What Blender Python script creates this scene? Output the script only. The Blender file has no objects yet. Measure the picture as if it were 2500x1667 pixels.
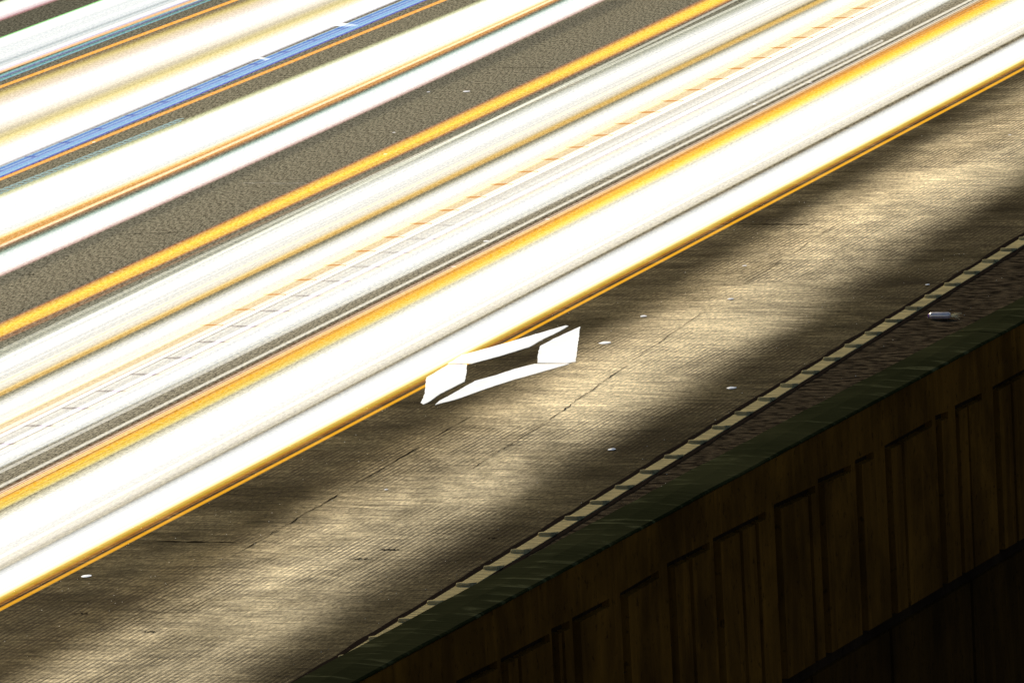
import bpy, bmesh, math, random
import numpy as np
from mathutils import Vector, Matrix, noise as mnoise

random.seed(7)
S = bpy.context.scene
C = S.collection
R = math.radians

# ------------------------------------------------------------------ camera
F_PX, ROLL, PITCH, THETA, DIST = 19000.0, R(3.0), R(9.61), R(20.04), 66.7
view = Vector((-math.sin(THETA) * math.cos(PITCH), math.cos(THETA) * math.cos(PITCH), -math.sin(PITCH)))
right = view.cross(Vector((0, 0, 1))).normalized()
up = right.cross(view)
r2 = right * math.cos(ROLL) - up * math.sin(ROLL)
u2 = up * math.cos(ROLL) + right * math.sin(ROLL)
cam_loc = -view * DIST
cam_d = bpy.data.cameras.new("camera")
cam = bpy.data.objects.new("camera", cam_d)
C.objects.link(cam)
cam_d.sensor_width = 36
cam_d.lens = F_PX / 2500 * 36
cam_d.clip_start = 1
cam_d.clip_end = 5000
M = Matrix((r2, u2, -view)).transposed().to_4x4()
M.translation = cam_loc
cam.matrix_world = M
S.camera = cam

# ------------------------------------------------------------------ light
SUN_EL, SUN_AZ = R(21), R(-42)     # azimuth from the road direction (+Y), negative = towards the far left
w = bpy.data.worlds.new("World")
S.world = w
w.use_nodes = True
nt = w.node_tree
nt.nodes.clear()
sky = nt.nodes.new("ShaderNodeTexSky")
sky.sky_type = 'NISHITA'
sky.sun_disc = False
sky.sun_elevation = SUN_EL
sky.sun_rotation = SUN_AZ
bg = nt.nodes.new("ShaderNodeBackground")
bg.inputs[1].default_value = 0.05
wo = nt.nodes.new("ShaderNodeOutputWorld")
nt.links.new(sky.outputs[0], bg.inputs[0])
nt.links.new(bg.outputs[0], wo.inputs[0])
sl = bpy.data.lights.new("sun", 'SUN')
sl.energy = 4.5
sl.angle = R(0.6)
sl.color = (1.0, 0.89, 0.68)
sun = bpy.data.objects.new("sun", sl)
C.objects.link(sun)
sd = Vector((math.sin(SUN_AZ) * math.cos(SUN_EL), math.cos(SUN_AZ) * math.cos(SUN_EL), math.sin(SUN_EL)))
sun.rotation_euler = sd.to_track_quat('Z', 'Y').to_euler()
sun.location = sd * 100
S.view_settings.view_transform = 'Standard'
S.view_settings.look = 'None'
S.view_settings.exposure = 1.3
S.view_settings.gamma = 1
S.cycles.transparent_max_bounces = 96
S.cycles.max_bounces = 4
EXPO = 2.0 ** S.view_settings.exposure

# ------------------------------------------------------------------ helpers
def ray(px, py):
    d = view * F_PX + r2 * (px - 1250) - u2 * (py - 833.5)
    return d.normalized()

def at(px, py, z=0.0):
    d = ray(px, py)
    return cam_loc + d * ((z - cam_loc.z) / d.z)

def lin(c):
    return tuple(((x / 255) / 12.92) if x <= 10.3 else (((x / 255) + .055) / 1.055) ** 2.4 for x in c)

def tag(o, label=None, cat=None, group=None, kind=None):
    if label: o['label'] = label
    if cat: o['category'] = cat
    if group: o['group'] = group
    if kind: o['kind'] = kind
    return o

def empty(name, loc=(0, 0, 0)):
    o = bpy.data.objects.new(name, None)
    C.objects.link(o)
    o.location = loc
    return o

def mesh(name, verts, faces, mat=None, parent=None, uvs=None, smooth=False):
    me = bpy.data.meshes.new(name)
    me.from_pydata([tuple(v) for v in verts], [], faces)
    if uvs:
        l = me.uv_layers.new(name="UVMap")
        for p in me.polygons:
            for li in p.loop_indices:
                l.data[li].uv = uvs[me.loops[li].vertex_index]
    if smooth:
        for p in me.polygons: p.use_smooth = True
    if mat: me.materials.append(mat)
    o = bpy.data.objects.new(name, me)
    C.objects.link(o)
    if parent:
        o.parent = parent
        o.matrix_parent_inverse = Matrix.Translation(parent.location).inverted()
    me.update()
    return o

class NT:
    def __init__(s, name):
        s.m = bpy.data.materials.new(name)
        s.m.use_nodes = True
        s.t = s.m.node_tree
        s.t.nodes.clear()
        s.out = s.n('ShaderNodeOutputMaterial')
    def n(s, typ, **k):
        x = s.t.nodes.new(typ)
        for a, b in k.items(): setattr(x, a, b)
        return x
    def l(s, a, b): s.t.links.new(a, b)
    def math(s, op, a, b=None, clamp=False):
        x = s.n('ShaderNodeMath', operation=op)
        x.use_clamp = clamp
        for i, v in enumerate((a, b)):
            if v is None: continue
            if isinstance(v, (int, float)): x.inputs[i].default_value = v
            else: s.l(v, x.inputs[i])
        return x.outputs[0]
    def mapr(s, v, a, b, c, d, smooth=True):
        x = s.n('ShaderNodeMapRange')
        if smooth: x.interpolation_type = 'SMOOTHSTEP'
        s.l(v, x.inputs[0])
        for i, q in enumerate((a, b, c, d)): x.inputs[i + 1].default_value = q
        return x.outputs[0]
    def noise(s, vec, scale=(1, 1, 1), sc=1.0, det=3, rough=.55, loc=(0, 0, 0), dist=0.0):
        mp = s.n('ShaderNodeMapping')
        mp.inputs['Scale'].default_value = scale
        mp.inputs['Location'].default_value = loc
        s.l(vec, mp.inputs[0])
        x = s.n('ShaderNodeTexNoise')
        x.inputs['Scale'].default_value = sc
        x.inputs['Detail'].default_value = det
        x.inputs['Roughness'].default_value = rough
        x.inputs['Distortion'].default_value = dist
        s.l(mp.outputs[0], x.inputs['Vector'])
        return x.outputs[0]
    def mixc(s, f, a, b, mode='MIX'):
        x = s.n('ShaderNodeMix', data_type='RGBA', blend_type=mode)
        for sock, v in ((x.inputs[0], f), (x.inputs[6], a), (x.inputs[7], b)):
            if isinstance(v, (int, float)): sock.default_value = v
            elif isinstance(v, tuple): sock.default_value = (*v, 1) if len(v) == 3 else v
            else: s.l(v, sock)
        return x.outputs[2]

def surface(g, col, normal, gloss, rough, tint=(1, .93, .78)):
    """matt mineral surface with a small fixed share of rough gloss"""
    d = g.n('ShaderNodeBsdfDiffuse'); d.inputs['Roughness'].default_value = .6
    if isinstance(col, tuple): d.inputs[0].default_value = (*col, 1)
    else: g.l(col, d.inputs[0])
    gl = g.n('ShaderNodeBsdfGlossy')
    gl.inputs[0].default_value = (*tint, 1)
    if isinstance(rough, (int, float)): gl.inputs['Roughness'].default_value = rough
    else: g.l(rough, gl.inputs['Roughness'])
    if normal is not None:
        g.l(normal, d.inputs['Normal']); g.l(normal, gl.inputs['Normal'])
    mx = g.n('ShaderNodeMixShader')
    if isinstance(gloss, (int, float)): mx.inputs[0].default_value = gloss
    else: g.l(gloss, mx.inputs[0])
    g.l(d.outputs[0], mx.inputs[1]); g.l(gl.outputs[0], mx.inputs[2])
    g.l(mx.outputs[0], g.out.inputs[0])

def ramp(g, fac, stops):
    r = g.n('ShaderNodeValToRGB')
    e = r.color_ramp.elements
    while len(e) > 1: e.remove(e[-1])
    for i, (p, c) in enumerate(stops):
        x = e[0] if i == 0 else e.new(p)
        x.position = p
        x.color = (*c, 1)
    g.l(fac, r.inputs[0])
    return r.outputs[0]

# ------------------------------------------------------------------ materials
def road_material():
    """Grooved concrete carriageway: longitudinal saw grooves, transverse ripple, polished wheel path with painted sheen."""
    g = NT('grooved_road')
    geo = g.n('ShaderNodeNewGeometry')
    P = geo.outputs['Position']
    sep = g.n('ShaderNodeSeparateXYZ'); g.l(P, sep.inputs[0])
    X, Y = sep.outputs[0], sep.outputs[1]
    # grooves, 42 mm apart, slightly wandering
    wob = g.noise(P, (1.2, .25, 1), 1.0, 2)
    gx = g.math('ADD', X, g.math('MULTIPLY', wob, .05))
    saw = g.math('SINE', g.math('MULTIPLY', gx, 2 * math.pi / .046))
    saw = g.math('MULTIPLY', saw, .5)
    # transverse ripple and grain
    rip = g.noise(P, (.9, 4.2, 1), 1.0, 6, .68, dist=.5)
    rip2 = g.noise(P, (3.2, 15, 1), 1.0, 4, .7, loc=(3, 8, 0))
    grain = g.noise(P, (1, .30, 1), 42, 3, .75)
    grain2 = g.noise(P, (1, .22, 1), 95, 2, .7)
    near = g.mapr(X, XG0, XG1, 0, 1)            # 0 on the far lanes (plain asphalt), 1 on the near lane
    gm = g.noise(P, (.35, .40, 1), 1.0, 4, .65, loc=(11, 2, 0))
    gm = g.math('MULTIPLY', g.mapr(gm, .40, .60, .15, 1.0), near)
    # worn wheel path across the near lane, its bright sheen painted into the colour
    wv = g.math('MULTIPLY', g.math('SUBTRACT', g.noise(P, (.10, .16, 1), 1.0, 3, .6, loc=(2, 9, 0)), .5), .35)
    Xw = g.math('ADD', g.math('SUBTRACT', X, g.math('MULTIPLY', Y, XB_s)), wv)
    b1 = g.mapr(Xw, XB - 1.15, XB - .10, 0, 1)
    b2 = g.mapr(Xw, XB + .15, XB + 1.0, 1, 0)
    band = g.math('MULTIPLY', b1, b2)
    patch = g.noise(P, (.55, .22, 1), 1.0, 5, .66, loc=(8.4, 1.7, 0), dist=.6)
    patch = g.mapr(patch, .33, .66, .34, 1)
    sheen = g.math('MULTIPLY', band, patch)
    # colour
    dark = (.028, .021, .009)
    mid = (.080, .062, .031)
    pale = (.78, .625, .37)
    big = g.noise(P, (.5, .8, 1), 1.0, 5, .65, loc=(1, 7, 0))
    col = g.mixc(g.mapr(big, .36, .64, 0, 1), dark, mid)
    far = g.mixc(g.mapr(g.noise(P, (1, .20, 1), 60, 2, .8), .38, .62, 0, 1, False), (.030, .026, .016), (.27, .245, .17))
    far = g.mixc(g.mapr(grain2, .6, .75, 0, .5), far, (.30, .27, .19))
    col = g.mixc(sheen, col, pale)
    def grey(v):
        c_ = g.n('ShaderNodeCombineColor')
        for i in range(3): g.l(v, c_.inputs[i])
        return c_.outputs[0]
    col = g.mixc(1.0, col, grey(g.mapr(rip, .32, .68, .72, 1.26, False)), 'MULTIPLY')
    col = g.mixc(1.0, col, grey(g.mapr(rip2, .32, .68, .48, 1.5, False)), 'MULTIPLY')
    col = g.mixc(1.0, col, grey(g.mapr(grain, .3, .7, .38, 1.68, False)), 'MULTIPLY')
    col = g.mixc(g.mapr(grain2, .64, .80, 0, .55), col, (.40, .34, .22))
    cre = g.noise(P, (1.6, 20, 1), 1.0, 3, .6, loc=(7, 1, 0), dist=.4)
    cmask = g.mapr(g.noise(P, (.6, .9, 1), 1.0, 2, .5, loc=(4, 4, 0)), .40, .62, .15, 1)
    col = g.mixc(g.math('MULTIPLY', g.mapr(cre, .31, .41, .85, 0), cmask), col, (.022, .016, .009))
    # dirt packed in the open grooves
    dirt = g.mapr(saw, -.5, .05, 1, 0)
    brk = g.mapr(g.noise(P, (8, 2.2, 1), 1.0, 3, .7, loc=(0, 4, 2)), .32, .58, .25, 1)
    dirt = g.math('MULTIPLY', g.math('MULTIPLY', dirt, brk), g.math('MULTIPLY', gm, .92))
    col = g.mixc(dirt, col, (.024, .016, .010))
    col = g.mixc(near, far, col)
    h = g.math('MULTIPLY', g.math('MULTIPLY', saw, gm), .0030)
    h = g.math('ADD', h, g.math('MULTIPLY', g.math('MULTIPLY', rip, near), .024))
    h = g.math('ADD', h, g.math('MULTIPLY', g.math('MULTIPLY', rip2, near), .016))
    h = g.math('ADD', h, g.math('MULTIPLY', grain, .0045))
    bp = g.n('ShaderNodeBump'); bp.inputs['Distance'].default_value = 1.0
    bp.inputs['Strength'].default_value = .6
    g.l(h, bp.inputs['Height'])
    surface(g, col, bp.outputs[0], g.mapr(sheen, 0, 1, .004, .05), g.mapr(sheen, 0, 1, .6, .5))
    return g.m

def simple(name, base, rough=.8, var=.3, scale=(1, 1, 1), sc=8, bump=.3, bdist=.01, base2=None, spec=.3, metal=0.0, det=4):
    g = NT(name)
    geo = g.n('ShaderNodeNewGeometry')
    n = g.noise(geo.outputs['Position'], scale, sc, det, .6)
    b2 = base2 or tuple(x * (1 - var) for x in base)
    col = g.mixc(g.mapr(n, .35, .65, 0, 1), base, b2)
    bp = g.n('ShaderNodeBump')
    bp.inputs['Strength'].default_value = bump
    bp.inputs['Distance'].default_value = bdist
    g.l(n, bp.inputs['Height'])
    surface(g, col, bp.outputs[0], spec * .05, rough)
    return g.m

BGC = (104, 94, 66)
def light_color(c):
    """sRGB appearance on the road -> light to add to it"""
    if min(c) >= 249: return (1.06, 1.06, 1.06)
    L, B = lin(c), lin(BGC)
    e = [max(0.0, a - b) for a, b in zip(L, B)]
    if c[0] - c[2] > 70:                 # saturated ambers burn a little hotter
        k = 1 + .35 * min(1, (c[0] - c[2] - 70) / 150)
        e = [e[0] * k, e[1] * (k + .12), e[2]]
    return tuple(e)

def trail_material(name, stops, streak=0.20, freq=26.0, opac=0.0, teeth=None, lengthwise=None):
    g = NT(name)
    uv = g.n('ShaderNodeUVMap')
    sep = g.n('ShaderNodeSeparateXYZ'); g.l(uv.outputs[0], sep.inputs[0])
    U, V = sep.outputs[0], sep.outputs[1]
    st = [(p, tuple(v / 1.6 for v in (light_color(c) if c is not None else (0, 0, 0)))) for p, c in stops]
    col = ramp(g, V, st)
    k = 1.6 / EXPO / 2.0       # two skins of the same beam
    strength = k
    fac = None
    if streak:
        sn = g.noise(uv.outputs[0], (.035, freq, 1), 1.0, 4, .7, loc=(random.random() * 50, random.random() * 50, 0))
        fac = g.mapr(sn, .36, .60, 1 - streak, 1.0 + streak * .5)
    if teeth:
        (per, off), v0, v1, depth, tc, (f0, f1, fa, fb) = teeth
        ph = g.math('FRACT', g.math('ADD', g.math('DIVIDE', U, per), off))
        d = g.math('ABSOLUTE', g.math('SUBTRACT', ph, .5))
        vv = g.math('ABSOLUTE', g.math('SUBTRACT', V, (v0 + v1) / 2))
        lens = g.math('ADD', g.math('MULTIPLY', g.math('POWER', g.math('DIVIDE', vv, (v1 - v0) / 2), 2.0), .055), d)
        gap = g.math('MULTIPLY', g.mapr(lens, .030, .075, depth, 0.0), g.mapr(U, f0, f1, fa, fb))
        col = g.mixc(gap, col, tuple(v / 1.6 for v in (light_color(tc) if tc else (0, 0, 0))))
    if lengthwise:
        a, b_, ca, cb = lengthwise
        f2 = g.mapr(U, a, b_, ca, cb)
        fac = g.math('MULTIPLY', fac, f2) if fac is not None else f2
    em = g.n('ShaderNodeEmission')
    g.l(col, em.inputs[0])
    if fac is not None: g.l(g.math('MULTIPLY', fac, k), em.inputs[1])
    else: em.inputs[1].default_value = k
    tr = g.n('ShaderNodeBsdfTransparent')
    if opac:
        # opacity added so the beam's core darkens the road seen behind it
        side = g.math('MULTIPLY', g.mapr(V, 0, .18, 0, 1), g.mapr(V, .82, 1, 1, 0))
        t = g.math('SUBTRACT', 1.0, g.math('MULTIPLY', side, 1 - math.sqrt(1 - opac)))
        if streak: t = g.math('MULTIPLY', t, 1.0)
        cc = g.n('ShaderNodeCombineColor')
        for i in range(3): g.l(t, cc.inputs[i])
        g.l(cc.outputs[0], tr.inputs[0])
    ad = g.n('ShaderNodeAddShader')
    g.l(em.outputs[0], ad.inputs[0]); g.l(tr.outputs[0], ad.inputs[1])
    g.l(ad.outputs[0], g.out.inputs[0])
    g.m.cycles.emission_sampling = 'NONE'
    return g.m

# ------------------------------------------------------------------ path fitting on the ground plane
Y_NEAR, Y_FAR = -45.0, 70.0
def fit(pts, z, deg=None):
    W = [at(x, y, z) for x, y in pts]
    ys = np.array([p.y for p in W]); xs = np.array([p.x for p in W])
    d = deg if deg is not None else (2 if len(pts) >= 4 else 1)
    c = np.polyfit(ys, xs, d)
    dc = np.polyder(c)
    lo, hi = ys.min(), ys.max()
    def f(y):
        q = min(max(y, lo), hi)
        return float(np.polyval(c, q) + np.polyval(dc, q) * (y - q))
    return f

def beam(label, upper, lower, z, stops, thick=.05, parent=None, name='light_trail', y0=Y_NEAR, y1=Y_FAR, **kw):
    fu, fl = fit(upper, z), fit(lower, z)
    n, mcs = 60, 9
    verts, uvs, faces = [], [], []
    for i in range(n + 1):
        y = y0 + (y1 - y0) * i / n
        a, b = fu(y), fl(y)
        for j in range(mcs):
            v = j / (mcs - 1)
            hh = thick / 2 * math.sin(math.pi * v)
            verts.append((a + (b - a) * v, y, z + hh)); uvs.append((y, v))
        for j in range(mcs - 2, 0, -1):
            v = j / (mcs - 1)
            hh = thick / 2 * math.sin(math.pi * v)
            verts.append((a + (b - a) * v, y, z - hh)); uvs.append((y, v))
    k = 2 * mcs - 2
    for i in range(n):
        for j in range(k):
            j2 = (j + 1) % k
            faces.append((i * k + j, i * k + j2, (i + 1) * k + j2, (i + 1) * k + j))
    faces.append(tuple(range(k - 1, -1, -1)))
    faces.append(tuple(n * k + j for j in range(k)))
    o = mesh(name, verts, faces, trail_material(name + '_glow', stops, **kw), parent, uvs, True)
    if not parent:
        tag(o, label, 'light trail', 'light trails of the passing traffic')
    return o

def thin(label, pts, hw, z, col, **kw):
    up_ = [(x, y - hw) for x, y in pts]; lo_ = [(x, y + hw) for x, y in pts]
    cols = col if isinstance(col, list) else [(0, None), (.22, col), (.78, col), (1, None)]
    return beam(label, up_, lo_, z, cols, thick=.02, **kw)

# ------------------------------------------------------------------ ground levels and limits
EDGE = [(1061, 1463), (1216.6, 1365), (1905, 944), (2415, 629)]
f_edge = fit(EDGE, 0.0, 1)
XG0 = at(0, 1300).x; XG1 = at(0, 1500).x
H_LINE = [(0, 1487), (625, 1160), (1250, 827), (1875, 501), (2500, 167)]
_b = [at(x, y) for x, y in ((2330, 400), (1960, 690), (1500, 950), (1150, 1215), (700, 1440), (330, 1610))]
XB_s, XB = [float(v) for v in np.polyfit([p.y for p in _b], [p.x for p in _b], 1)]
ZC = .95
CAP_IN = [(700, 1667), (843, 1594), (1300, 1351), (1600, 1189), (1966, 1000), (2500, 720)]
CAP_OUT = [(876, 1667), (970, 1604), (1300, 1433), (1600, 1262), (2089, 1000), (2500, 789)]
f_in, f_out = fit(CAP_IN, ZC, 2), fit(CAP_OUT, ZC, 1)

def strip(name, fa, fb, z, mat, parent=None, y0=Y_NEAR, y1=Y_FAR, n=40, kind=None, nx=1):
    verts, faces = [], []
    for i in range(n + 1):
        y = y0 + (y1 - y0) * i / n
        for j in range(nx + 1):
            a, b = fa(y), fb(y)
            verts.append((a + (b - a) * j / nx, y, z))
    k = nx + 1
    for i in range(n):
        for j in range(nx):
            faces.append((i * k + j, i * k + j + 1, (i + 1) * k + j + 1, (i + 1) * k + j))
    o = mesh(name, verts, faces, mat, parent)
    if kind: o['kind'] = kind
    return o

LW = .134   # edge line width
M_road = road_material()
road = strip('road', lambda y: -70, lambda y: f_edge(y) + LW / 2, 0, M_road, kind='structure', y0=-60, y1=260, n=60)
M_sh = simple('shoulder_asphalt', (.006, .004, .0025), .75, .6, (.8, 1.5, 1), 9, 1.0, .035, base2=(.060, .044, .026), spec=.03, det=5)
strip('shoulder', lambda y: f_edge(y) + LW / 2, lambda y: f_out(y) - .05, 0, M_sh, kind='structure')
M_gr = simple('lower_ground', (.05, .045, .03), .95, .5, (1, 1, 1), .6, .5, .1)
gz = -9
ground = mesh('ground', [(-900, -900, gz), (900, -900, gz), (900, 1500, gz), (-900, 1500, gz)], [(0, 1, 2, 3)], M_gr)
ground['kind'] = 'structure'

# dark seams beside the edge line (sealant), wandering in width
M_tar = simple('tar_seam', (.012, .008, .006), .8, .4, (1, 1, 1), 40, .6, .004, spec=.02)
def seam(offset, width, seed):
    verts, faces = [], []
    n = 420
    for i in range(n + 1):
        y = Y_NEAR + (Y_FAR - Y_NEAR) * i / n
        x = f_edge(y) + offset
        q = width * (.75 + .9 * mnoise.noise(Vector((y * 2.3, seed, 0))))
        q = max(q, .006)
        dx = .012 * mnoise.noise(Vector((y * .9, seed + 5, 0)))
        verts += [(x - q / 2 + dx, y, .004), (x + q / 2 + dx, y, .004)]
    for i in range(n): faces.append((2 * i, 2 * i + 1, 2 * i + 3, 2 * i + 2))
    return verts, faces
v1_, f1_ = seam(-.030, .075, 1.0)
v2_, f2_ = seam(LW + .028, .070, 9.0)
k = len(v1_)
sm = mesh('road_seam', v1_ + v2_, f1_ + [tuple(q + k for q in f) for f in f2_], M_tar)
sm['kind'] = 'structure'

# ------------------------------------------------------------------ edge line with raised bars
M_line = simple('worn_line_paint', (.37, .295, .135), .62, .3, (1.0, 9, 1), 3.5, .8, .018, base2=(.17, .142, .072), spec=.10)
RIB = .617
def edge_line():
    root = empty('edge_line', (f_edge(0), 0, 0))
    tag(root, 'pale worn painted edge line with evenly spaced raised bars beside the shoulder', 'road marking')
    t = .006
    fa = lambda y: f_edge(y)
    verts, faces = [], []
    n = 80
    for i in range(n + 1):
        y = Y_NEAR + (Y_FAR - Y_NEAR) * i / n
        a = fa(y)
        verts += [(a, y, .0005), (a + .004, y, t), (a + LW - .004, y, t), (a + LW, y, .0005)]
    for i in range(n):
        for j in range(3):
            faces.append((4 * i + j, 4 * i + j + 1, 4 * i + 5 + j, 4 * i + 4 + j))
    mesh('painted_band', verts, faces, M_line, root)
    # one raised bar: rounded pill across the line
    def bar_mesh():
        prof = [(-.040, 0), (-.038, .014), (-.030, .024), (-.018, .0265), (.030, .020), (.080, .011), (.130, .004), (.150, 0)]
        vs, fs = [], []
        m = 12
        for i in range(m + 1):
            s = i / m
            x = .003 + (LW - .006) * s
            e = min(s, 1 - s) * 2
            k_ = min(1, math.sqrt(max(0, 1 - (1 - min(e / .30, 1)) ** 2)) + .03)
            for (py, pz) in prof:
                vs.append((x, py * (.55 + .45 * k_), pz * k_))
        q = len(prof)
        for i in range(m):
            for j in range(q - 1):
                fs.append((i * q + j, i * q + j + 1, (i + 1) * q + j + 1, (i + 1) * q + j))
        fs.append(tuple(range(q - 1, -1, -1))); fs.append(tuple(m * q + j for j in range(q)))
        return vs, [tuple(reversed(f)) for f in fs]
    vs, fs = bar_mesh()
    y_ref = at(1905, 944).y
    proto = None
    for i in range(-46, 54):
        y = y_ref + i * RIB
        if proto is None:
            proto = mesh('raised_bar', vs, fs, M_line, smooth=True)
            b = proto
        else:
            b = proto.copy(); C.objects.link(b)
        b.parent = root
        b.location = (f_edge(y) - root.location.x, y + random.uniform(-.01, .01), t * .6)
        b.rotation_euler = (0, 0, random.uniform(-.02, .02))
edge_line()

# ------------------------------------------------------------------ diamond marking (mitred strokes)
M_paint = simple('white_road_paint', (.88, .87, .85), .55, .12, (1.2, 6, 1), 6, .5, .008, base2=(.80, .785, .76), spec=.35, det=8)
def dz(px, py):  # crop coordinates of the diamond close-up -> photo pixels
    return (950 + px / 3.92, 700 + py / 3.92)
strokes = [
    [(395, 850), (570, 745), (745, 745), (742, 815), (722, 910), (500, 1020), (370, 1110), (325, 1128), (305, 1110), (340, 1030), (355, 870)],   # near left
    [(560, 738), (790, 738), (860, 718), (1050, 668), (1340, 580), (1480, 500), (1600, 445), (1715, 378), (1690, 374), (1480, 435), (1140, 535), (850, 615), (700, 655)],  # far left
    [(1828, 385), (1808, 545), (1785, 720), (1700, 735), (1420, 730), (1425, 650), (1445, 570), (1600, 490)],                        # far right
    [(1390, 742), (1725, 742), (1480, 812), (1200, 890), (950, 970), (640, 1080), (440, 1132), (480, 1095), (620, 1020), (820, 905), (1020, 850), (1200, 790)],  # near right
]
def diamond():
    c = at(1220, 890)
    root = empty('diamond_marking', (c.x, c.y, 0))
    tag(root, 'white painted hollow diamond of four separate strokes on the grooved lane', 'road marking')
    for s in strokes:
        P = [at(*dz(*q)) for q in s]
        ring = []
        for i, a in enumerate(P):
            b = P[(i + 1) % len(P)]
            L = (b - a).length
            m = max(1, int(L / .045))
            for j in range(m):
                p = a.lerp(b, j / m)
                q = Vector((p.x * 11, p.y * 11, 2.0))
                p = p + Vector((mnoise.noise(q), mnoise.noise(q + Vector((9, 4, 1))), 0)) * .006
                ring.append(p)
        n = len(ring)
        vs = [(p.x, p.y, .0045) for p in ring] + [(p.x, p.y, 0.0) for p in ring]
        fs = [tuple(range(n))] + [(i, i + n, (i + 1) % n + n, (i + 1) % n) for i in range(n)]
        o = mesh('painted_stroke', vs, fs, M_paint, root)
        bm = bmesh.new(); bm.from_mesh(o.data); bmesh.ops.triangulate(bm, faces=[f for f in bm.faces if len(f.verts) > 4])
        bmesh.ops.recalc_face_normals(bm, faces=bm.faces)
        bm.to_mesh(o.data); bm.free()
diamond()

# ------------------------------------------------------------------ cracks in the road
M_crack = simple('open_crack', (.010, .007, .004), .9, .3, spec=.02)
def crack(p0, p1, w0, seed, parts=None):
    a, b = at(*p0), at(*p1)
    n = 60
    vs, fs = [], []
    d = (b - a); L = d.length; d.normalize(); nrm = Vector((-d.y, d.x, 0))
    for i in range(n + 1):
        t = i / n
        p = a.lerp(b, t) + nrm * (.022 * mnoise.noise(Vector((t * 6, seed, 0))) + .012 * mnoise.noise(Vector((t * 30, seed, 3))))
        q = w0 * max(.08, .55 + 1.1 * mnoise.noise(Vector((t * 9, seed + 3, 0)))) * min(1, 6 * t + .1, 6 * (1 - t) + .1)
        vs += [p - nrm * q / 2 + Vector((0, 0, .004)), p + nrm * q / 2 + Vector((0, 0, .004))]
    for i in range(n): fs.append((2 * i, 2 * i + 1, 2 * i + 3, 2 * i + 2))
    return vs, fs
CR = [((1795, 548), (1990, 549), .05), ((371, 1322), (610, 1325), .05), ((279, 572), (455, 569), .022), ((1180, 166), (1350, 167), .022),
      ((1740, 548), (1800, 547), .03), ((1900, 638), (2440, 622), .012), ((700, 1318), (1150, 1317), .012), ((930, 1342), (975, 1342), .05),
      ((860, 1365), (910, 1364), .04), ((1190, 1314), (1215, 1314), .04), ((60, 671), (90, 671), .04), ((565, 592), (590, 591), .03),
      ((180, 1498), (215, 1498), .05), ((350, 1542), (380, 1542), .05), ((560, 1362), (860, 1188), .014), ((850, 1192), (1165, 1008), .016), ((1130, 1160), (1330, 1032), .010), ((1320, 1040), (1530, 892), .012), ((1500, 912), (1800, 705), .007), ((1800, 705), (2050, 545), .008)]
vs_, fs_ = [], []
for i, (a, b, q) in enumerate(CR):
    v, f = crack(a, b, q, i * 7.3)
    k = len(vs_); vs_ += v; fs_ += [tuple(x + k for x in t) for t in f]
tag(mesh('road_crack', vs_, fs_, M_crack), kind='structure')
# scraped pale scratches across the lanes and old paint scraps
M_scr = simple('scratch', (.42, .40, .33), .7, .3)
vs_, fs_ = [], []
for i, (a, b, q) in enumerate([((560, 448), (880, 449), .028), ((860, 448), (990, 449), .03), ((1250, 270), (1330, 268), .03)]):
    v, f = crack(a, b, q, 50 + i * 5)
    k = len(vs_); vs_ += v; fs_ += [tuple(x + k for x in t) for t in f]
tag(mesh('road_scratch', vs_, fs_, M_scr), kind='structure')
M_patch = M_paint
def lane_dash(pix, label):
    P = [at(x, y) for x, y in pix]
    n = len(P)
    vs = [(p.x, p.y, .005) for p in P] + [(p.x, p.y, 0) for p in P]
    fs = [tuple(range(n))] + [(i, i + n, (i + 1) % n + n, (i + 1) % n) for i in range(n)]
    o = mesh('lane_dash', vs, fs, M_paint)
    bm = bmesh.new(); bm.from_mesh(o.data); bmesh.ops.recalc_face_normals(bm, faces=bm.faces); bm.to_mesh(o.data); bm.free()
    tag(o, label, 'road marking', 'worn white dashes of the far lane line')
lane_dash([(806, 62), (818, 57), (850, 59), (875, 63), (858, 66), (830, 66)], 'long worn white dash crossing the blue light trail near the top of the photo')
lane_dash([(604, 142), (618, 139), (640, 142), (660, 145), (648, 149), (636, 145)], 'shorter bent white dash crossing the blue light trail midway along it')

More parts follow.
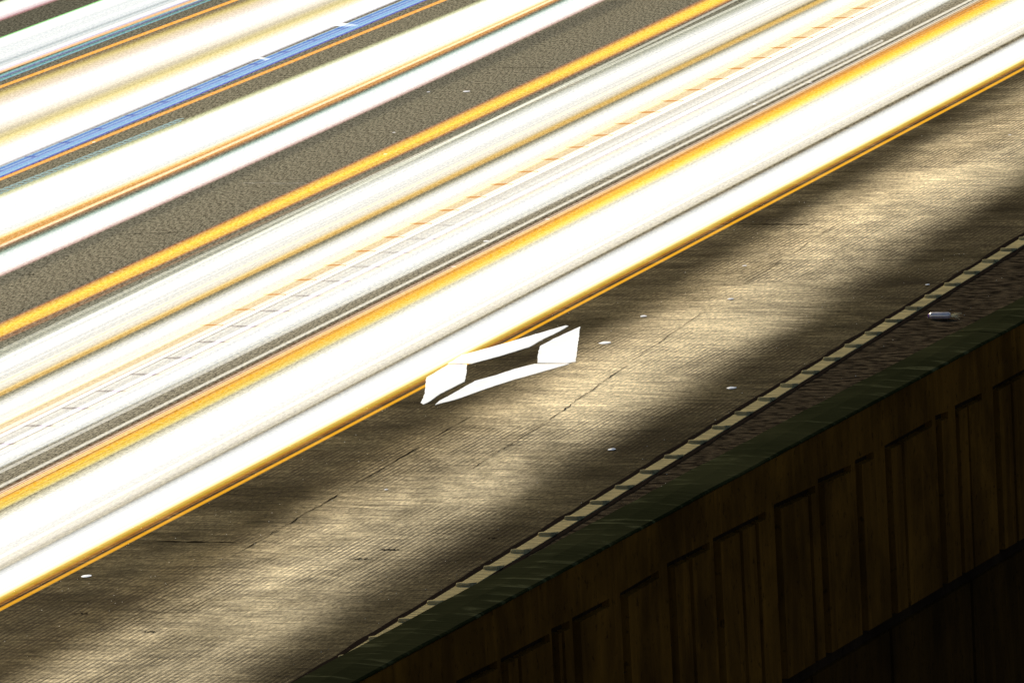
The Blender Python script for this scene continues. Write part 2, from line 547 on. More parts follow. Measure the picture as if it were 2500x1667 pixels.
# ------------------------------------------------------------------ litter scraps
M_scrap = simple('white_scrap', (.86, .85, .84), .4, .05, sc=60, bump=.3)
SCR = [((1478, 838), 30, 'white flat scrap on the near lane just right of the painted diamond'),
       ((1783, 731), 17, 'small white scrap on the bright near lane beyond the long dark crack'),
       ((1571, 773), 17, 'small white scrap lying beyond the diamond marking close to its far corner'),
       ((1786, 948), 22, 'humped white scrap near the edge line on the pale lane surface'),
       ((1494, 1098), 18, 'pale scrap in the grooved lane midway to the edge line'),
       ((943, 1196), 9, 'tiny white crumb on the dark grooved lane below the diamond'),
       ((211, 1407), 22, 'white pointed scrap beside the orange light trail at lower left'),
       ((1046, 226), 11, 'left one of two white scraps on the plain asphalt between white and yellow trails'),
       ((1139, 225), 21, 'larger oval right one of two white scraps on the plain asphalt'),
       ((962, 325), 10, 'small white scrap just above the broad yellow trail'),
       ((941, 378), 12, 'white scrap lying inside the broad yellow trail'),
       ((1842, 256), 12, 'left one of two round scraps beside the thin white trail at upper right'),
       ((1979, 203), 12, 'right one of two round scraps beside the thin white trail at upper right'),
       ((1336, 537), 13, 'white crumb on the upper stretch of the streaky orange trail'),
       ((1187, 590), 15, 'white scrap right against the thin white line above the orange trail'),
       ((1107, 652), 13, 'white oval scrap inside the streaky orange trail'),
       ((1818, 650), 12, 'pinkish crumb on the near lane above the transverse seam'),
       ((2264, 696), 11, 'thin pale scrap on the near lane close to the far end of the edge line'),
       ((229, 349), 11, 'white crumb on the thin orange line under the blue trail'),
       ((272, 666), 10, 'small white crumb above the yellow trail at the left'),
       ((2465, 331), 9, 'tiny white crumb near the right border of the photo')]
def scrap(px, py, wpx, label, seed):
    c = at(px, py)
    rnd = random.Random(seed)
    wd = wpx / 285.0
    n = 11
    vs, fs = [], []
    for lv, (sc_, h) in enumerate(((1.0, 0.002), (.82, .013), (.35, .022))):
        for i in range(n):
            a = 2 * math.pi * i / n
            rr = sc_ * (1 + .30 * mnoise.noise(Vector((math.cos(a) * 1.3, math.sin(a) * 1.3, seed))))
            hh = h * .38 * (1 + .7 * mnoise.noise(Vector((math.cos(a), math.sin(a), seed + 9)))) * min(1, wd / .06)
            vs.append((math.cos(a) * wd / 2 * rr, math.sin(a) * wd / 2 * rr * 1.2, hh if lv else .002))
    for l in range(2):
        for i in range(n):
            j = (i + 1) % n
            fs.append((l * n + i, l * n + j, (l + 1) * n + j, (l + 1) * n + i))
    fs.append(tuple(2 * n + i for i in range(n)))
    o = mesh('litter_scrap', vs, fs, M_scrap)
    o.location = (c.x, c.y, .003)
    tag(o, label, 'litter', 'white scraps scattered on the road')
for i, ((x, y), wp, lb) in enumerate(SCR): scrap(x, y, wp, lb, i * 3.7 + 1)

# glinting grit on the road: uncountable
gv, gf = [], []
rg = random.Random(3)
for i in range(1300):
    px, py = rg.uniform(0, 2500), rg.uniform(0, 1660)
    p = at(px, py)
    if p.x > f_out(p.y) - .1: continue
    s = rg.uniform(.0010, .0032)
    a = rg.uniform(0, 3.14); k = len(gv)
    for q in range(3):
        gv.append((p.x + math.cos(a + q * 2.1) * s * 2.2, p.y + math.sin(a + q * 2.1) * s * 2.5, .002))
    gv.append((p.x, p.y, .002 + s * 1.6))
    gf += [(k, k + 1, k + 3), (k + 1, k + 2, k + 3), (k + 2, k, k + 3)]
tag(mesh('grit', gv, gf, simple('grit_stone', (.6, .55, .45), .45, .3)), 'fine glinting grit sprinkled over the carriageway', 'grit', kind='stuff')

# ------------------------------------------------------------------ torn tube on the shoulder
M_tube = simple('pale_plastic', (.50, .40, .44), .30, .3, sc=20, bump=.3, spec=6)
M_tubeend = simple('violet_cap', (.17, .05, .30), .35, .2, spec=.5)
M_fray = simple('frayed_fibre', (.75, .68, .45), .5, .2)
def tube():
    c = at(2293, 779)
    root = empty('torn_tube', (c.x, c.y, 0))
    tag(root, 'short pale tube with a frayed right end lying on the dark shoulder', 'litter')
    ax = (at(2340, 779) - at(2260, 779)).normalized()
    sd_ = Vector((-ax.y, ax.x, 0))
    def lathe(name, prof, mat, par):
        vs, fs, n = [], [], 16
        for (t, r) in prof:
            for i in range(n):
                a = 2 * math.pi * i / n
                p = Vector((c.x, c.y, .031)) + ax * t + sd_ * (math.cos(a) * r) + Vector((0, 0, math.sin(a) * r * .95))
                vs.append(p)
        for k_ in range(len(prof) - 1):
            for i in range(n):
                j = (i + 1) % n
                fs.append((k_ * n + i, k_ * n + j, (k_ + 1) * n + j, (k_ + 1) * n + i))
        fs.append(tuple(range(n - 1, -1, -1))); fs.append(tuple((len(prof) - 1) * n + i for i in range(n)))
        return mesh(name, vs, fs, mat, par, smooth=True)
    body = lathe('tube_body', [(-.082, .020), (-.074, .028), (-.06, .030), (.02, .0295), (.085, .030), (.098, .024), (.103, .014)], M_tube, root)
    lathe('end_cap', [(-.097, .008), (-.094, .016), (-.088, .0205), (-.0815, .0215)], M_tubeend, root)
    vs, fs = [], []
    rr = random.Random(5)
    for i in range(14):
        a = Vector((c.x, c.y, .03)) + ax * .10 + sd_ * rr.uniform(-.008, .008) + Vector((0, 0, rr.uniform(-.008, .008)))
        e = a + ax * rr.uniform(.04, .10) + sd_ * rr.uniform(-.05, .05) + Vector((0, 0, rr.uniform(-.026, .022)))
        m_ = a.lerp(e, .5) + Vector((0, 0, .008))
        k_ = len(vs); w_ = .0022
        for p in (a, m_, e):
            ww = w_ if p is not e else .0008
            vs += [p + sd_ * ww, p - sd_ * ww * .5 + Vector((0, 0, ww)), p - sd_ * ww * .5 - Vector((0, 0, ww))]
        for q in range(2):
            for j in range(3):
                j2 = (j + 1) % 3
                fs.append((k_ + q * 3 + j, k_ + q * 3 + j2, k_ + q * 3 + 3 + j2, k_ + q * 3 + 3 + j))
    mesh('frayed_end', vs, fs, M_fray, root)
tube()

# ------------------------------------------------------------------ parapet / retaining wall
def cap_material():
    g = NT('mossy_coping')
    geo = g.n('ShaderNodeNewGeometry'); P = geo.outputs['Position']
    n1 = g.noise(P, (.6, .6, .6), 1.0, 5, .6)
    n2 = g.noise(P, (2.0, 9, 3), 1.0, 3, .6, dist=.4)
    col = g.mixc(g.mapr(n1, .35, .65, 0, 1), (.006, .008, .0018), (.0155, .0165, .0055))
    col = g.mixc(g.mapr(n2, .54, .70, 0, .7), col, (.055, .056, .025))
    n3 = g.noise(P, (5, 5, 5), 8.0, 3, .6)
    col = g.mixc(g.mapr(n3, .5, .7, 0, .6), col, (.010, .012, .003))
    bp = g.n('ShaderNodeBump'); bp.inputs['Strength'].default_value = .9; bp.inputs['Distance'].default_value = .014
    g.l(n2, bp.inputs['Height'])
    surface(g, col, bp.outputs[0], .002, .8)
    return g.m
def wall_material(name, a, b_):
    g = NT(name)
    geo = g.n('ShaderNodeNewGeometry'); P = geo.outputs['Position']
    st = g.noise(P, (2.0, 2.0, .45), 1.0, 6, .7, dist=.6)
    st2 = g.noise(P, (9, 9, .8), 1.0, 3, .6, loc=(4, 4, 4))
    pt = g.noise(P, (.9, .9, .9), 1.0, 4, .6)
    col = g.mixc(g.mapr(st, .35, .66, 0, 1), a, b_)
    col = g.mixc(g.mapr(st2, .55, .72, 0, .45), col, tuple(q * 1.35 for q in b_))
    col = g.mixc(g.mapr(pt, .42, .66, 0, .55), col, tuple(q * .3 for q in a))
    pit = g.noise(P, (1, 1, .8), 17, 4, .7)
    col = g.mixc(g.mapr(pit, .56, .70, 0, .7), col, tuple(q * .25 for q in a))
    bp = g.n('ShaderNodeBump'); bp.inputs['Strength'].default_value = .6; bp.inputs['Distance'].default_value = .015
    g.l(st2, bp.inputs['Height'])
    surface(g, col, bp.outputs[0], .003, .8)
    return g.m
M_cap = cap_material()
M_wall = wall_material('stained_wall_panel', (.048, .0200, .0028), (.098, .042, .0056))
M_low = wall_material('painted_shade_lower_panel', (.017, .0075, .0012), (.032, .0145, .0022))  # the wall's fade into shade, painted as a darker panel colour
M_core = wall_material('wall_core', (.010, .005, .003), (.018, .010, .005))

def wall_yz(px, py, off=0.0):
    """point of the photo on the outer face of the wall -> (y, z)"""
    # plane x = f_out(y) (linear in y)
    b = f_out(1.0) - f_out(0.0); a = f_out(0.0) + off
    d = ray(px, py)
    t = (a + b * cam_loc.y - cam_loc.x) / (d.x - b * d.y)
    p = cam_loc + d * t
    return p.y, p.z
def c5(px, py): return (1600 + px / 2.351, 1000 + py / 2.351)
def dsp(px, py): return (px * 1.063, py * 1.063)

def box_yz(name, ya, yb, z0a, z1a, z0b, z1b, depth0, depth1, mat, parent, bev=.0):
    """slab on the outer face: from y=ya..yb, its bottom/top heights at each end, standing depth0..depth1 proud of the core"""
    def X(y, d): return f_out(y) + d
    vs = []
    for (y, z0, z1) in ((ya, z0a, z1a), (yb, z0b, z1b)):
        vs += [(X(y, depth0), y, z0), (X(y, depth1), y, z0 + bev), (X(y, depth1), y, z1 - bev), (X(y, depth0), y, z1)]
    fs = [(0, 1, 2, 3), (7, 6, 5, 4), (0, 4, 5, 1), (1, 5, 6, 2), (2, 6, 7, 3), (3, 7, 4, 0)]
    o = mesh(name, vs, fs, mat, parent)
    bm = bmesh.new(); bm.from_mesh(o.data); bmesh.ops.recalc_face_normals(bm, faces=bm.faces); bm.to_mesh(o.data); bm.free()
    return o

def parapet():
    root = empty('parapet_wall', (f_out(0), 0, gz))
    tag(root, 'tall brown stained retaining wall with mossy green coping along the shoulder', 'wall')
    # core
    n = 40
    vs, fs = [], []
    for i in range(n + 1):
        y = Y_NEAR + (Y_FAR - Y_NEAR) * i / n
        a, b = f_in(y) + .03, f_out(y) - .07
        vs += [(a, y, gz + .01), (b, y, gz + .01), (b, y, ZC - .05), (a, y, ZC - .05)]
    for i in range(n):
        for j in range(4):
            j2 = (j + 1) % 4
            fs.append((4 * i + j, 4 * i + j2, 4 * i + 4 + j2, 4 * i + 4 + j))
    mesh('wall_core', vs, fs, M_core, root)
    # coping in lengths with small steps at the joints
    ys = [at(x, y, ZC).y for x, y in ((843, 1597), (1205, 1402), (1575, 1203), (1965, 1000), (2330, 812))]
    cuts = [Y_NEAR, ys[0] - 8, ys[0] - 4] + ys + [ys[-1] + 5, ys[-1] + 10, Y_FAR]
    rr = random.Random(2)
    for a, b in zip(cuts[:-1], cuts[1:]):
        m = max(6, int((b - a) / .12)); m = min(m, 120)
        vs, fs = [], []
        dzz = rr.uniform(-.006, .006); dx = rr.uniform(-.006, .010)
        for i in range(m + 1):
            y = a + .003 + (b - a - .006) * i / m
            q = lambda s, k_: mnoise.noise(Vector((y * s, k_, 1.7)))
            xi = f_in(y) + dx + .012 * q(1.3, 0) + .006 * q(6, 3); xo = f_out(y) + dx * .5 + .010 * q(1.1, 5) + .004 * q(7, 6)
            z1 = ZC + dzz
            ring = [(xi, z1 - .10), (xi, z1 - .018), (xi + .016, z1 + .003 * q(3, 8)), ((xi + xo) / 2, z1 + .010 + .006 * q(2.2, 9)), (xo - .02, z1 + .002 * q(4, 2)), (xo - .004, z1 - .008), (xo - .004, z1 - .018)]
            vs += [(x, y, z) for x, z in ring]
        k_ = 7
        for i in range(m):
            for j in range(k_):
                j2 = (j + 1) % k_
                fs.append((i * k_ + j, (i + 1) * k_ + j, (i + 1) * k_ + j2, i * k_ + j2))
        fs.append(tuple(range(k_))); fs.append(tuple(m * k_ + j for j in range(k_ - 1, -1, -1)))
        o = mesh('coping_stone', vs, fs, M_cap, root)
        bm = bmesh.new(); bm.from_mesh(o.data); bmesh.ops.recalc_face_normals(bm, faces=bm.faces); bm.to_mesh(o.data); bm.free()
    # face: shallow bays, each with a wide groove at its near side and a groove along its top that stops short
    c8 = lambda px, py: (1250 + px / 1.8816, 833 + py / 1.8816)
    B = [((-230, 1560), (-60, 1475), 24), ((-28, 1458), (180, 1350), 22), ((204, 1322), (272, 1292), 22), ((302, 1270), (455, 1190), 26), ((522, 1155), (682, 1060), 26), ((737, 1020), (915, 930), 26),
         ((947, 905), (1172, 790), 26), ((1225, 752), (1400, 670), 25), ((1427, 635), (1565, 575), 25), ((1598, 548), (1668, 515), 26),
         ((1733, 480), (1935, 368), 26), ((1965, 345), (2010, 330), 25), ((2050, 300), (2165, 245), 16), ((2228, 210), (2400, 115), 26), ((2440, 90), (2600, 0), 22)]
    NAR = [(40, 10), (240, 9), (825, 11), (1057, 11), (1130, 12), (1372, 12), (1800, 11), (2100, 8), (2300, 10)]
    P1, P2 = wall_yz(*c5(800, 1568)), wall_yz(*c5(2116, 780))
    ylo, yhi = wall_yz(*c8(-230, 1560))[0], wall_yz(*c8(2600, 0))[0]
    def zl(y):
        y = min(max(y, ylo - 6), yhi + 3)
        return P1[1] + (P2[1] - P1[1]) * (y - P1[0]) / (P2[0] - P1[0])
    toM = 1 / 1.8816 / 285 / math.sin(THETA)
    bays = []
    for a, b, wpx in B:
        ya_, za_ = wall_yz(*c8(*a)); yb_, zb_ = wall_yz(*c8(*b))
        nar = []
        for nx_, nw in NAR:
            if a[0] < nx_ < b[0]:
                fr = (nx_ - a[0]) / (b[0] - a[0])
                nar.append((ya_ + (yb_ - ya_) * fr, nw * toM))
        bays.append((ya_, za_, yb_, zb_, wpx * toM, nar))
    rr = random.Random(11)
    y, zc = bays[-1][2], bays[-1][3]
    while y < 56:
        a = y + rr.uniform(.2, .45); b = a + rr.uniform(.8, 1.8); y = b
        bays.append((a, zc, b, zc, .10, [(a + (b - a) * rr.uniform(.4, .7), .04)]))
    y, zc = bays[0][0], bays[0][1]
    while y > -38:
        b = y - rr.uniform(.25, .5); a = b - rr.uniform(.8, 1.8); y = a
        bays.insert(0, (a, zc, b, zc, .10, [(a + (b - a) * rr.uniform(.4, .7), .04)]))
    FT = ZC - .022
    def slab(a, b, z0a, z1a, z0b, z1b, nm='wall_panel', pr=-.012):
        if b - a > .01: box_yz(nm, a, b, z0a, z1a, z0b, z1b, -.069, pr, M_wall, root, .003)
    prev = Y_NEAR
    for (a, za, b, zb, w_, nar) in bays:
        slab(prev, a - w_ / 2, zl(prev) + .05, FT, zl(a) + .05, FT)                 # flush pier up to the coping
        zi = lambda q: za + (zb - za) * (q - a) / (b - a)
        slab(a - w_ / 2, b, zi(a - w_ / 2) + .012, FT, zb + .012, FT, 'fascia')
        q0 = a + w_ / 2
        for (yn, wn) in sorted(nar) + [(b, 0)]:
            q1 = yn - wn / 2
            slab(q0, q1, zl(q0) + .05, zi(q0) - .038, zl(q1) + .05, zi(q1) - .038)
            q0 = yn + wn / 2
        prev = b
    slab(prev, Y_FAR, zl(prev) + .05, FT, zl(Y_FAR) + .05, FT)
    # lower tier, set back
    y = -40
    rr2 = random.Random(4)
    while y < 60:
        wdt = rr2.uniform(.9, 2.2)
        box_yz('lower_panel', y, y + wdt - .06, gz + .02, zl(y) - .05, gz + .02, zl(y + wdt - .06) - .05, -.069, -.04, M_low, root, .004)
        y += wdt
parapet()

# ------------------------------------------------------------------ light trails (each a solid luminous beam hanging above its lane)
W = (255, 255, 255)
def period(pts, z, idx):
    ys = np.array([at(x, y, z).y for x, y in pts])
    c = np.polyfit(idx, ys, 1)
    return (float(abs(c[0])), float((.5 - c[1] / abs(c[0])) % 1))
TOOTH = period([(1843, 147), (1792.5, 175), (1739, 202), (1685, 228), (1630, 256), (1574, 284), (1518.6, 312), (1460, 340.7), (1401.6, 370), (1340, 400),
                (1213, 461), (1149, 492), (1085, 524), (1018.6, 556), (952, 588.5), (885.6, 622), (822, 654.5), (750, 690)], .61, [0, 1, 2, 3, 4, 5, 6, 7, 8, 9, 11, 12, 13, 14, 15, 16, 17, 18])
HATCH = period([(372, 914), (287, 955), (205, 996), (117, 1040), (27, 1083)], .63, [0, 1, 2, 3, 4])
print('PERIODS', TOOTH, HATCH)
def T(label, up_, lo_, z, stops, **kw): return beam(label, up_, lo_, z, stops, **kw)

T('white trail with a pink rim at the far upper left corner', [(0, 4), (300, -102)], [(0, 54), (300, -55)], .72,
  [(0, None), (.06, (225, 235, 190)), (.18, W), (.72, W), (.84, (235, 190, 190)), (.93, (180, 130, 120)), (1, None)])
T('white trail with a thin green rim, second from the upper left corner', [(0, 92), (120, 46), (247, 0)], [(0, 177), (240, 86), (475, 0)], .70,
  [(0, None), (.02, (150, 235, 120)), (.06, W), (.25, W), (.42, (222, 228, 224)), (.52, W), (.70, (225, 230, 228)), (.755, (225, 228, 228)), (.785, (128, 135, 128)), (.815, (215, 225, 220)), (.85, W), (.9, W), (.95, (225, 215, 238)), (1, None)], streak=.10, freq=14)
thin('hair thin salmon coloured trail just above the turquoise trail', [(0, 176), (240, 88), (479, 0)], 3.6, .80, (255, 190, 140))
T('narrow turquoise and violet trail at the upper left', [(0, 183), (250, 90), (487, 0)], [(0, 198), (250, 105), (512, 0)], .74,
  [(0, None), (.25, (60, 120, 90)), (.42, (110, 220, 205)), (.58, (165, 235, 255)), (.72, (120, 110, 200)), (.85, (95, 80, 120)), (1, None)])
thin('single thin amber trail below the turquoise trail', [(0, 214), (290, 104), (580, 0)], 3.6, .78, (255, 170, 10))
T('wide cream and white trail above the blue trail', [(0, 213), (300, 102), (585, 0)], [(0, 408), (625, 150), (975, 0)], .66,
  [(0, None), (.05, (140, 115, 70)), (.11, (215, 185, 110)), (.17, (240, 218, 180)), (.24, (244, 226, 205)), (.30, W), (.46, W), (.54, (250, 236, 212)), (.60, (225, 208, 170)), (.635, (178, 165, 125)), (.67, (235, 205, 140)), (.71, (252, 222, 150)), (.76, (253, 238, 214)), (.82, W), (.965, W), (.985, (190, 185, 190)), (1, None)], streak=.14, freq=22)
T('striped blue trail with dark and pale lines', [(0, 406), (625, 150), (981, 0)], [(0, 435), (625, 177), (1046, 0)], .60,
  [(0, None), (.07, (205, 220, 225)), (.13, (150, 200, 245)), (.23, (75, 135, 222)), (.34, (205, 238, 255)), (.45, (60, 125, 222)), (.57, (205, 238, 255)), (.63, (110, 170, 240)), (.69, (185, 228, 255)), (.80, (190, 230, 255)), (.87, (105, 115, 220)), (.94, (90, 80, 160)), (1, None)], thick=.008, opac=.5, teeth=((.9, .30), .0, .55, .7, (60, 100, 190), (14, 18, 1, 0)))
thin('thin amber trail running under the striped blue trail', [(0, 438), (625, 187), (1085, 0)], 3.6, .62, (255, 165, 10))
t9 = T('broad white trail between the blue trail and a brown orange band', [(0, 470), (439, 298), (625, 220), (1172, 0)], [(0, 582), (625, 318), (1250, 40), (1344, 0)], .68,
  [(0, None), (.05, (175, 175, 125)), (.10, (228, 228, 180)), (.17, W), (.78, W), (.9, (246, 246, 238)), (1, (150, 130, 90))])
T('brown orange streaky trail below the broad white trail', [(0, 570), (625, 309), (1250, 30), (1320, 0)], [(0, 611), (625, 340), (1250, 58), (1372, 0)], .56,
  [(0, (160, 140, 100)), (.15, (240, 200, 150)), (.32, (238, 175, 85)), (.5, (240, 165, 35)), (.64, (215, 140, 50)), (.8, (170, 120, 75)), (1, None)], streak=.45, freq=9)
thin('hair thin cream line along the brown orange trail', [(0, 601), (625, 326), (1250, 44), (1350, 0)], 2.4, .84, (255, 238, 205))
T('clean white trail with a pink lower rim beside the plain asphalt', [(0, 612), (625, 339), (1250, 56), (1372, 0)], [(0, 677), (625, 399), (1250, 109), (1484, 0)], .67,
  [(0, None), (.10, (135, 150, 125)), (.20, (215, 238, 225)), (.27, W), (.76, W), (.88, (245, 215, 200)), (.94, (195, 155, 140)), (1, None)])
T('isolated bright yellow trail crossing the plain asphalt', [(0, 785), (625, 506), (1250, 213), (1710, 0)], [(0, 828), (625, 548), (1250, 254), (1798, 0)], .50,
  [(0, None), (.08, (150, 105, 40)), (.13, (112, 92, 50)), (.20, (205, 130, 25)), (.32, (245, 174, 20)), (.42, (255, 205, 0)), (.60, (255, 218, 0)), (.68, (255, 180, 15)), (.78, (200, 130, 60)), (.9, (135, 100, 65)), (1, None)], streak=.22, freq=9)
thin('faint amber thread below the bright yellow trail', [(0, 833), (260, 712), (625, 553)], 2.4, .52, (205, 125, 40), y1=12, lengthwise=(-20, 8, 1, .1))
t15 = T('pale grey and white trail of many fine threads', [(0, 838), (625, 538), (1250, 258), (1800, 0)], [(0, 962), (625, 654), (1250, 362), (1992, 0)], .70,
  [(0, None), (.12, (125, 120, 95)), (.24, (172, 172, 145)), (.34, (232, 231, 216)), (.44, W), (.54, W), (.62, (252, 250, 242)), (.70, (246, 242, 228)), (.80, (252, 247, 232)), (.89, (246, 236, 214)), (.95, (222, 205, 165)), (1, (140, 125, 90))], streak=.36, freq=34)
thin('fine straight cream thread at the upper rim of the grey white trail', [(0, 878), (625, 578), (1250, 268), (1800, 0)], 1.5, .86, (230, 225, 200))
thin('fuzzy orange thread between the grey white trail and the soft white trail', [(0, 964), (625, 656), (1250, 364), (1875, 66), (2005, 0)], 8, .58,
     [(0, None), (.3, (205, 165, 95)), (.5, (238, 185, 95)), (.7, (200, 160, 100)), (1, None)], streak=.3, freq=5)
T('soft white glow trail next to the dashed peach trail', [(0, 966), (625, 662), (1250, 368), (1875, 66), (2006, 0)], [(0, 1036), (625, 736), (1250, 427), (1875, 118), (2125, 0)], .69,
  [(0, None), (.14, (150, 145, 115)), (.27, (232, 228, 205)), (.37, W), (.62, W), (.76, (252, 243, 222)), (.88, (238, 220, 185)), (1, (150, 135, 105))])
t18 = T('peach trail broken by a row of slanting orange dashes', [(0, 1016), (625, 720), (1250, 414), (1875, 104), (2100, 0)], [(0, 1064), (625, 766), (1250, 453), (1875, 154), (2186, 0)], .61,
  [(0, None), (.10, (190, 165, 125)), (.2, (238, 208, 165)), (.5, (249, 212, 166)), (.75, (251, 220, 182)), (.9, (244, 226, 206)), (1, (225, 205, 182))], streak=.16, freq=7)
thin('thin white line under the dashed peach trail', [(0, 1063), (625, 765), (1250, 451), (1875, 150), (2180, 0)], 2.2, .82, (255, 244, 240))
t20 = T('greyish trail with fine cross hatching', [(0, 1060), (625, 762), (1250, 449), (1875, 149), (2176, 0)], [(0, 1112), (625, 806), (1250, 502), (1875, 200), (2272, 0)], .63,
  [(0, (200, 190, 170)), (.15, (236, 228, 212)), (.4, (242, 236, 222)), (.6, (243, 238, 226)), (.8, (236, 227, 206)), (1, (160, 150, 125))], streak=.45, freq=16, thick=.006, teeth=(HATCH, .0, 1.0, .75, (140, 120, 112), (-4, 8, 1, 0)))
thin('white line with a violet lower edge inside the hatched trail', [(0, 1090), (625, 790), (1250, 486), (1875, 176), (2230, 0)], 4.5, .76,
     [(0, None), (.15, (240, 230, 245)), (.4, (255, 250, 255)), (.6, (205, 165, 222)), (.85, (160, 115, 175)), (1, None)])
thin('thin cream line just above the crisp white band', [(0, 1104), (625, 801), (1250, 497), (1875, 192), (2259, 0)], 2.4, .78, (253, 230, 196))
T('crisp white band above the dark streaky gap', [(0, 1106), (625, 801), (1250, 497), (1875, 193), (2262, 0)], [(0, 1142), (625, 845), (1250, 545), (1875, 229), (2326, 0)], .66,
  [(0, None), (.14, (215, 215, 215)), (.24, W), (.62, W), (.74, (238, 238, 232)), (.85, (196, 193, 178)), (1, (110, 104, 80))], streak=.2, freq=16)
T('dim grey brown trail of dark streaks', [(0, 1135), (625, 838), (1250, 536), (1875, 222), (2314, 0)], [(0, 1190), (625, 876), (1250, 568), (1875, 250), (2378, 0)], .57,
  [(0, (120, 115, 95)), (.15, (160, 154, 138)), (.35, (142, 132, 108)), (.7, (120, 108, 82)), (1, None)], streak=.8, freq=14)
thin('thin pale line inside the dark streaky gap', [(0, 1151), (625, 848), (1250, 541)], 1.8, .64, (222, 216, 200), y1=14)
thin('strong thin white line above the streaky orange trail', [(0, 1187), (705, 834), (1250, 565), (1875, 247), (2372, 0)], 2.8, .80, (250, 242, 220))
t27 = T('streaky dark orange trail brightening to yellow along its lower side', [(0, 1186), (705, 834), (1250, 567), (1875, 249), (2376, 0)], [(0, 1243), (625, 939), (1250, 617), (1875, 303), (2470, 0)], .55,
  [(0, None), (.08, None), (.22, (118, 86, 42)), (.36, (182, 122, 38)), (.50, (240, 162, 15)), (.64, (255, 186, 0)), (.76, (255, 203, 20)), (.87, (240, 208, 110)), (1, (160, 145, 100))], streak=.5, freq=16, opac=.35)
t28 = T('widest white trail in the middle of the traffic', [(0, 1236), (625, 926), (1250, 604), (1875, 286), (2446, 0)], [(0, 1392), (625, 1064), (1250, 743), (1875, 406), (2500, 86)], .68,
  [(0, None), (.07, (150, 140, 105)), (.15, (232, 225, 195)), (.25, W), (.58, W), (.68, (254, 252, 244)), (.76, (254, 248, 234)), (.82, (253, 245, 222)), (.87, (248, 240, 222)), (.91, (238, 230, 210)), (.935, (210, 200, 175)), (.955, (232, 224, 200)), (.98, (165, 155, 125)), (1, None)], streak=.18, freq=40)
T('plain white trail nearest to the open lane', [(0, 1386), (625, 1061), (1250, 738), (1875, 411), (2500, 88)], [(0, 1460), (625, 1130), (1250, 802), (1875, 480), (2500, 147)], .65,
  [(0, None), (.07, (165, 158, 138)), (.17, (235, 238, 232)), (.30, W), (.55, W), (.66, (251, 251, 250)), (.74, W), (.9, (255, 250, 225)), (1, (200, 150, 80))], streak=.16, freq=20)
T('yellow to brown rim trail along the lowest white trail', [(0, 1446), (625, 1119), (1250, 792), (1875, 471), (2500, 138)], [(0, 1486), (625, 1153), (1250, 824), (1875, 497), (2500, 162)], .54,
  [(0, (225, 200, 140)), (.15, (255, 238, 160)), (.32, (255, 205, 80)), (.44, (235, 160, 50)), (.53, (150, 105, 55)), (.60, (205, 138, 60)), (.68, (112, 90, 58)), (.8, None), (1, None)], streak=.12, freq=5)
thin('lowest thin orange trail at the border of the open lane', H_LINE, 3.8, .42, [(0, None), (.2, (225, 155, 20)), (.4, (255, 185, 15)), (.52, (225, 155, 25)), (.7, (255, 190, 15)), (1, None)])

# looping flicker fringe on the rim of the broad white trail
def loops():
    g = NT('fringe_glow')
    em = g.n('ShaderNodeEmission'); em.inputs[0].default_value = (.62, .85, .80, 1); em.inputs[1].default_value = .62 / EXPO
    g.l(em.outputs[0], g.out.inputs[0]); g.m.cycles.emission_sampling = 'NONE'
    f = fit([(0, 470), (439, 298), (625, 220)], .68)
    ya, yb = at(-150, 530, .68).y, at(440, 298, .68).y
    vs, fs = [], []
    n = 1400; rad = .004; per = .145 * 1.0
    for i in range(n + 1):
        y = ya + (yb - ya) * i / n
        a = 2 * math.pi * (y - ya) / per
        amp = .062 * (1 - .35 * (i / n))
        p = Vector((f(y) + .035 - amp * math.cos(a), y + .10 * math.sin(a), .70))
        for j in range(3):
            b = j * 2.094
            vs.append((p.x + math.cos(b) * rad, p.y, p.z + math.sin(b) * rad))
    for i in range(n):
        for j in range(3):
            j2 = (j + 1) % 3
            fs.append((i * 3 + j, i * 3 + j2, (i + 1) * 3 + j2, (i + 1) * 3 + j))
    mesh('flicker_fringe', vs, fs, g.m, t9)
loops()

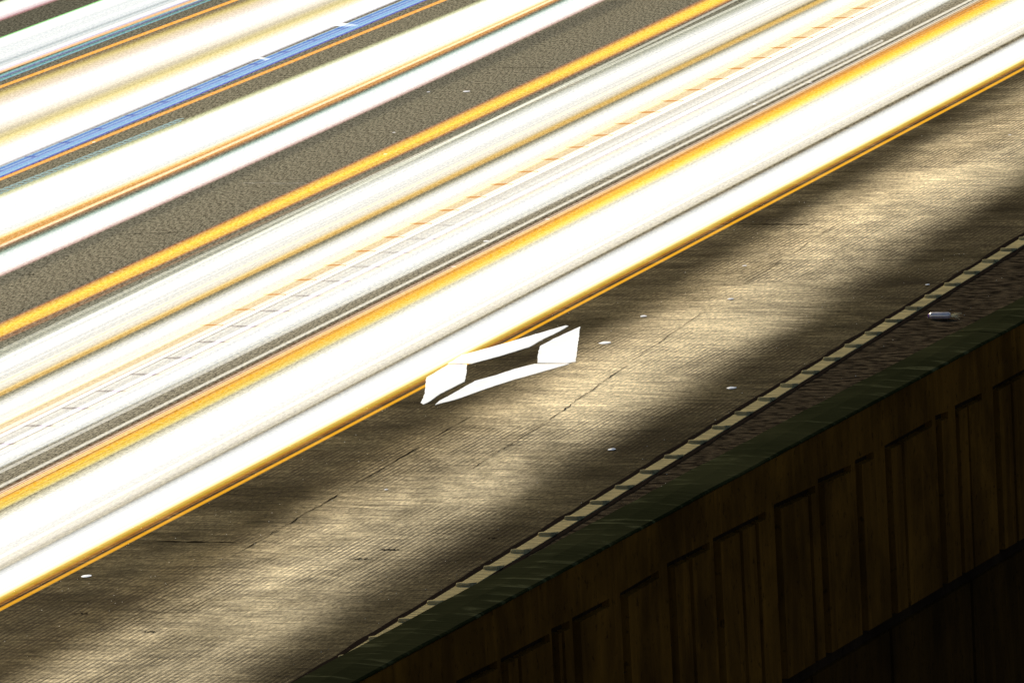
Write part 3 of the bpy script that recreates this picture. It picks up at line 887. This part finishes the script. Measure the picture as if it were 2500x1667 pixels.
# amber dashes of a pulsing lamp: small flat lens shapes set in the peach trail
def dashes():
    g = NT('amber_dash_glow')
    em = g.n('ShaderNodeEmission'); em.inputs[0].default_value = (*lin((234, 172, 104)), 1); em.inputs[1].default_value = 1 / EXPO
    g.l(em.outputs[0], g.out.inputs[0]); g.m.cycles.emission_sampling = 'NONE'
    zz = .645
    fu = fit([(0, 1016), (625, 720), (1250, 414), (1875, 104), (2100, 0)], zz); fl = fit([(0, 1064), (625, 766), (1250, 453), (1875, 154), (2186, 0)], zz)
    per, off = TOOTH
    k0 = int((-9 - .5 * per + off * per) / per)
    rq = random.Random(8)
    for k in range(-7, 40):
        y = (k + .5 - off) * per + .0
        a, b = fu(y), fl(y)
        wd = abs(b - a)
        q = min(1.0, max(.45, (y + 8) / 12)) * rq.uniform(.75, 1.1)
        if y < -3: continue
        if y > 24: break
        n = 10
        vs, fs = [], []
        for i in range(n + 1):
            t = i / n
            x = a + (b - a) * (.24 + .60 * t)
            h_ = .075 * q * (math.sin(math.pi * t ** .8)) + .002
            sh = .015 * t
            vs += [(x, y - h_ + sh, zz), (x, y + h_ * .6 + sh, zz), (x, y + sh, zz + .006), (x, y + sh, zz - .006)]
        for i in range(n):
            for (p_, q_) in ((0, 2), (2, 1), (1, 3), (3, 0)):
                fs.append((4 * i + p_, 4 * i + q_, 4 * i + 4 + q_, 4 * i + 4 + p_))
        mesh('amber_dash', vs, fs, g.m, t18)
dashes()

# stray hair threads among the centre trails (parts of the grey white trail they run with)
def threads():
    TRK = [('a', .70, [(0, 838), (625, 538), (1250, 258), (1800, 0)], [(0, 962), (625, 654), (1250, 362), (1992, 0)], 4),
           ('b', .69, [(0, 1016), (625, 720), (1250, 414), (1875, 104), (2100, 0)], [(0, 1112), (625, 806), (1250, 502), (1875, 200), (2272, 0)], 2),
           ('c', .60, [(0, 1136), (625, 838), (1250, 536), (1875, 222), (2314, 0)], [(0, 1240), (625, 935), (1250, 600), (1875, 284), (2435, 0)], 2),
           ('d', .70, [(0, 1310), (625, 990), (1250, 672), (1875, 345), (2500, 30)], [(0, 1400), (625, 1070), (1250, 748), (1875, 412), (2500, 92)], 4)]
    cols = [(246, 240, 222), (235, 222, 185), (240, 234, 212), (228, 208, 160), (228, 185, 100)]
    rt = random.Random(21)
    host = {'a': t15, 'b': t20, 'c': t27, 'd': t28}
    for key, z, U, L, n in TRK:
        for i in range(n):
            v = rt.random()
            pts = [(u[0] + (l[0] - u[0]) * v, u[1] + (l[1] - u[1]) * v) for u, l in zip(U, L)]
            thin('', pts, rt.uniform(.4, .7), z + .05 + .012 * i, rt.choice(cols), parent=host[key], name='light_thread', streak=.5, freq=1.0)
threads()
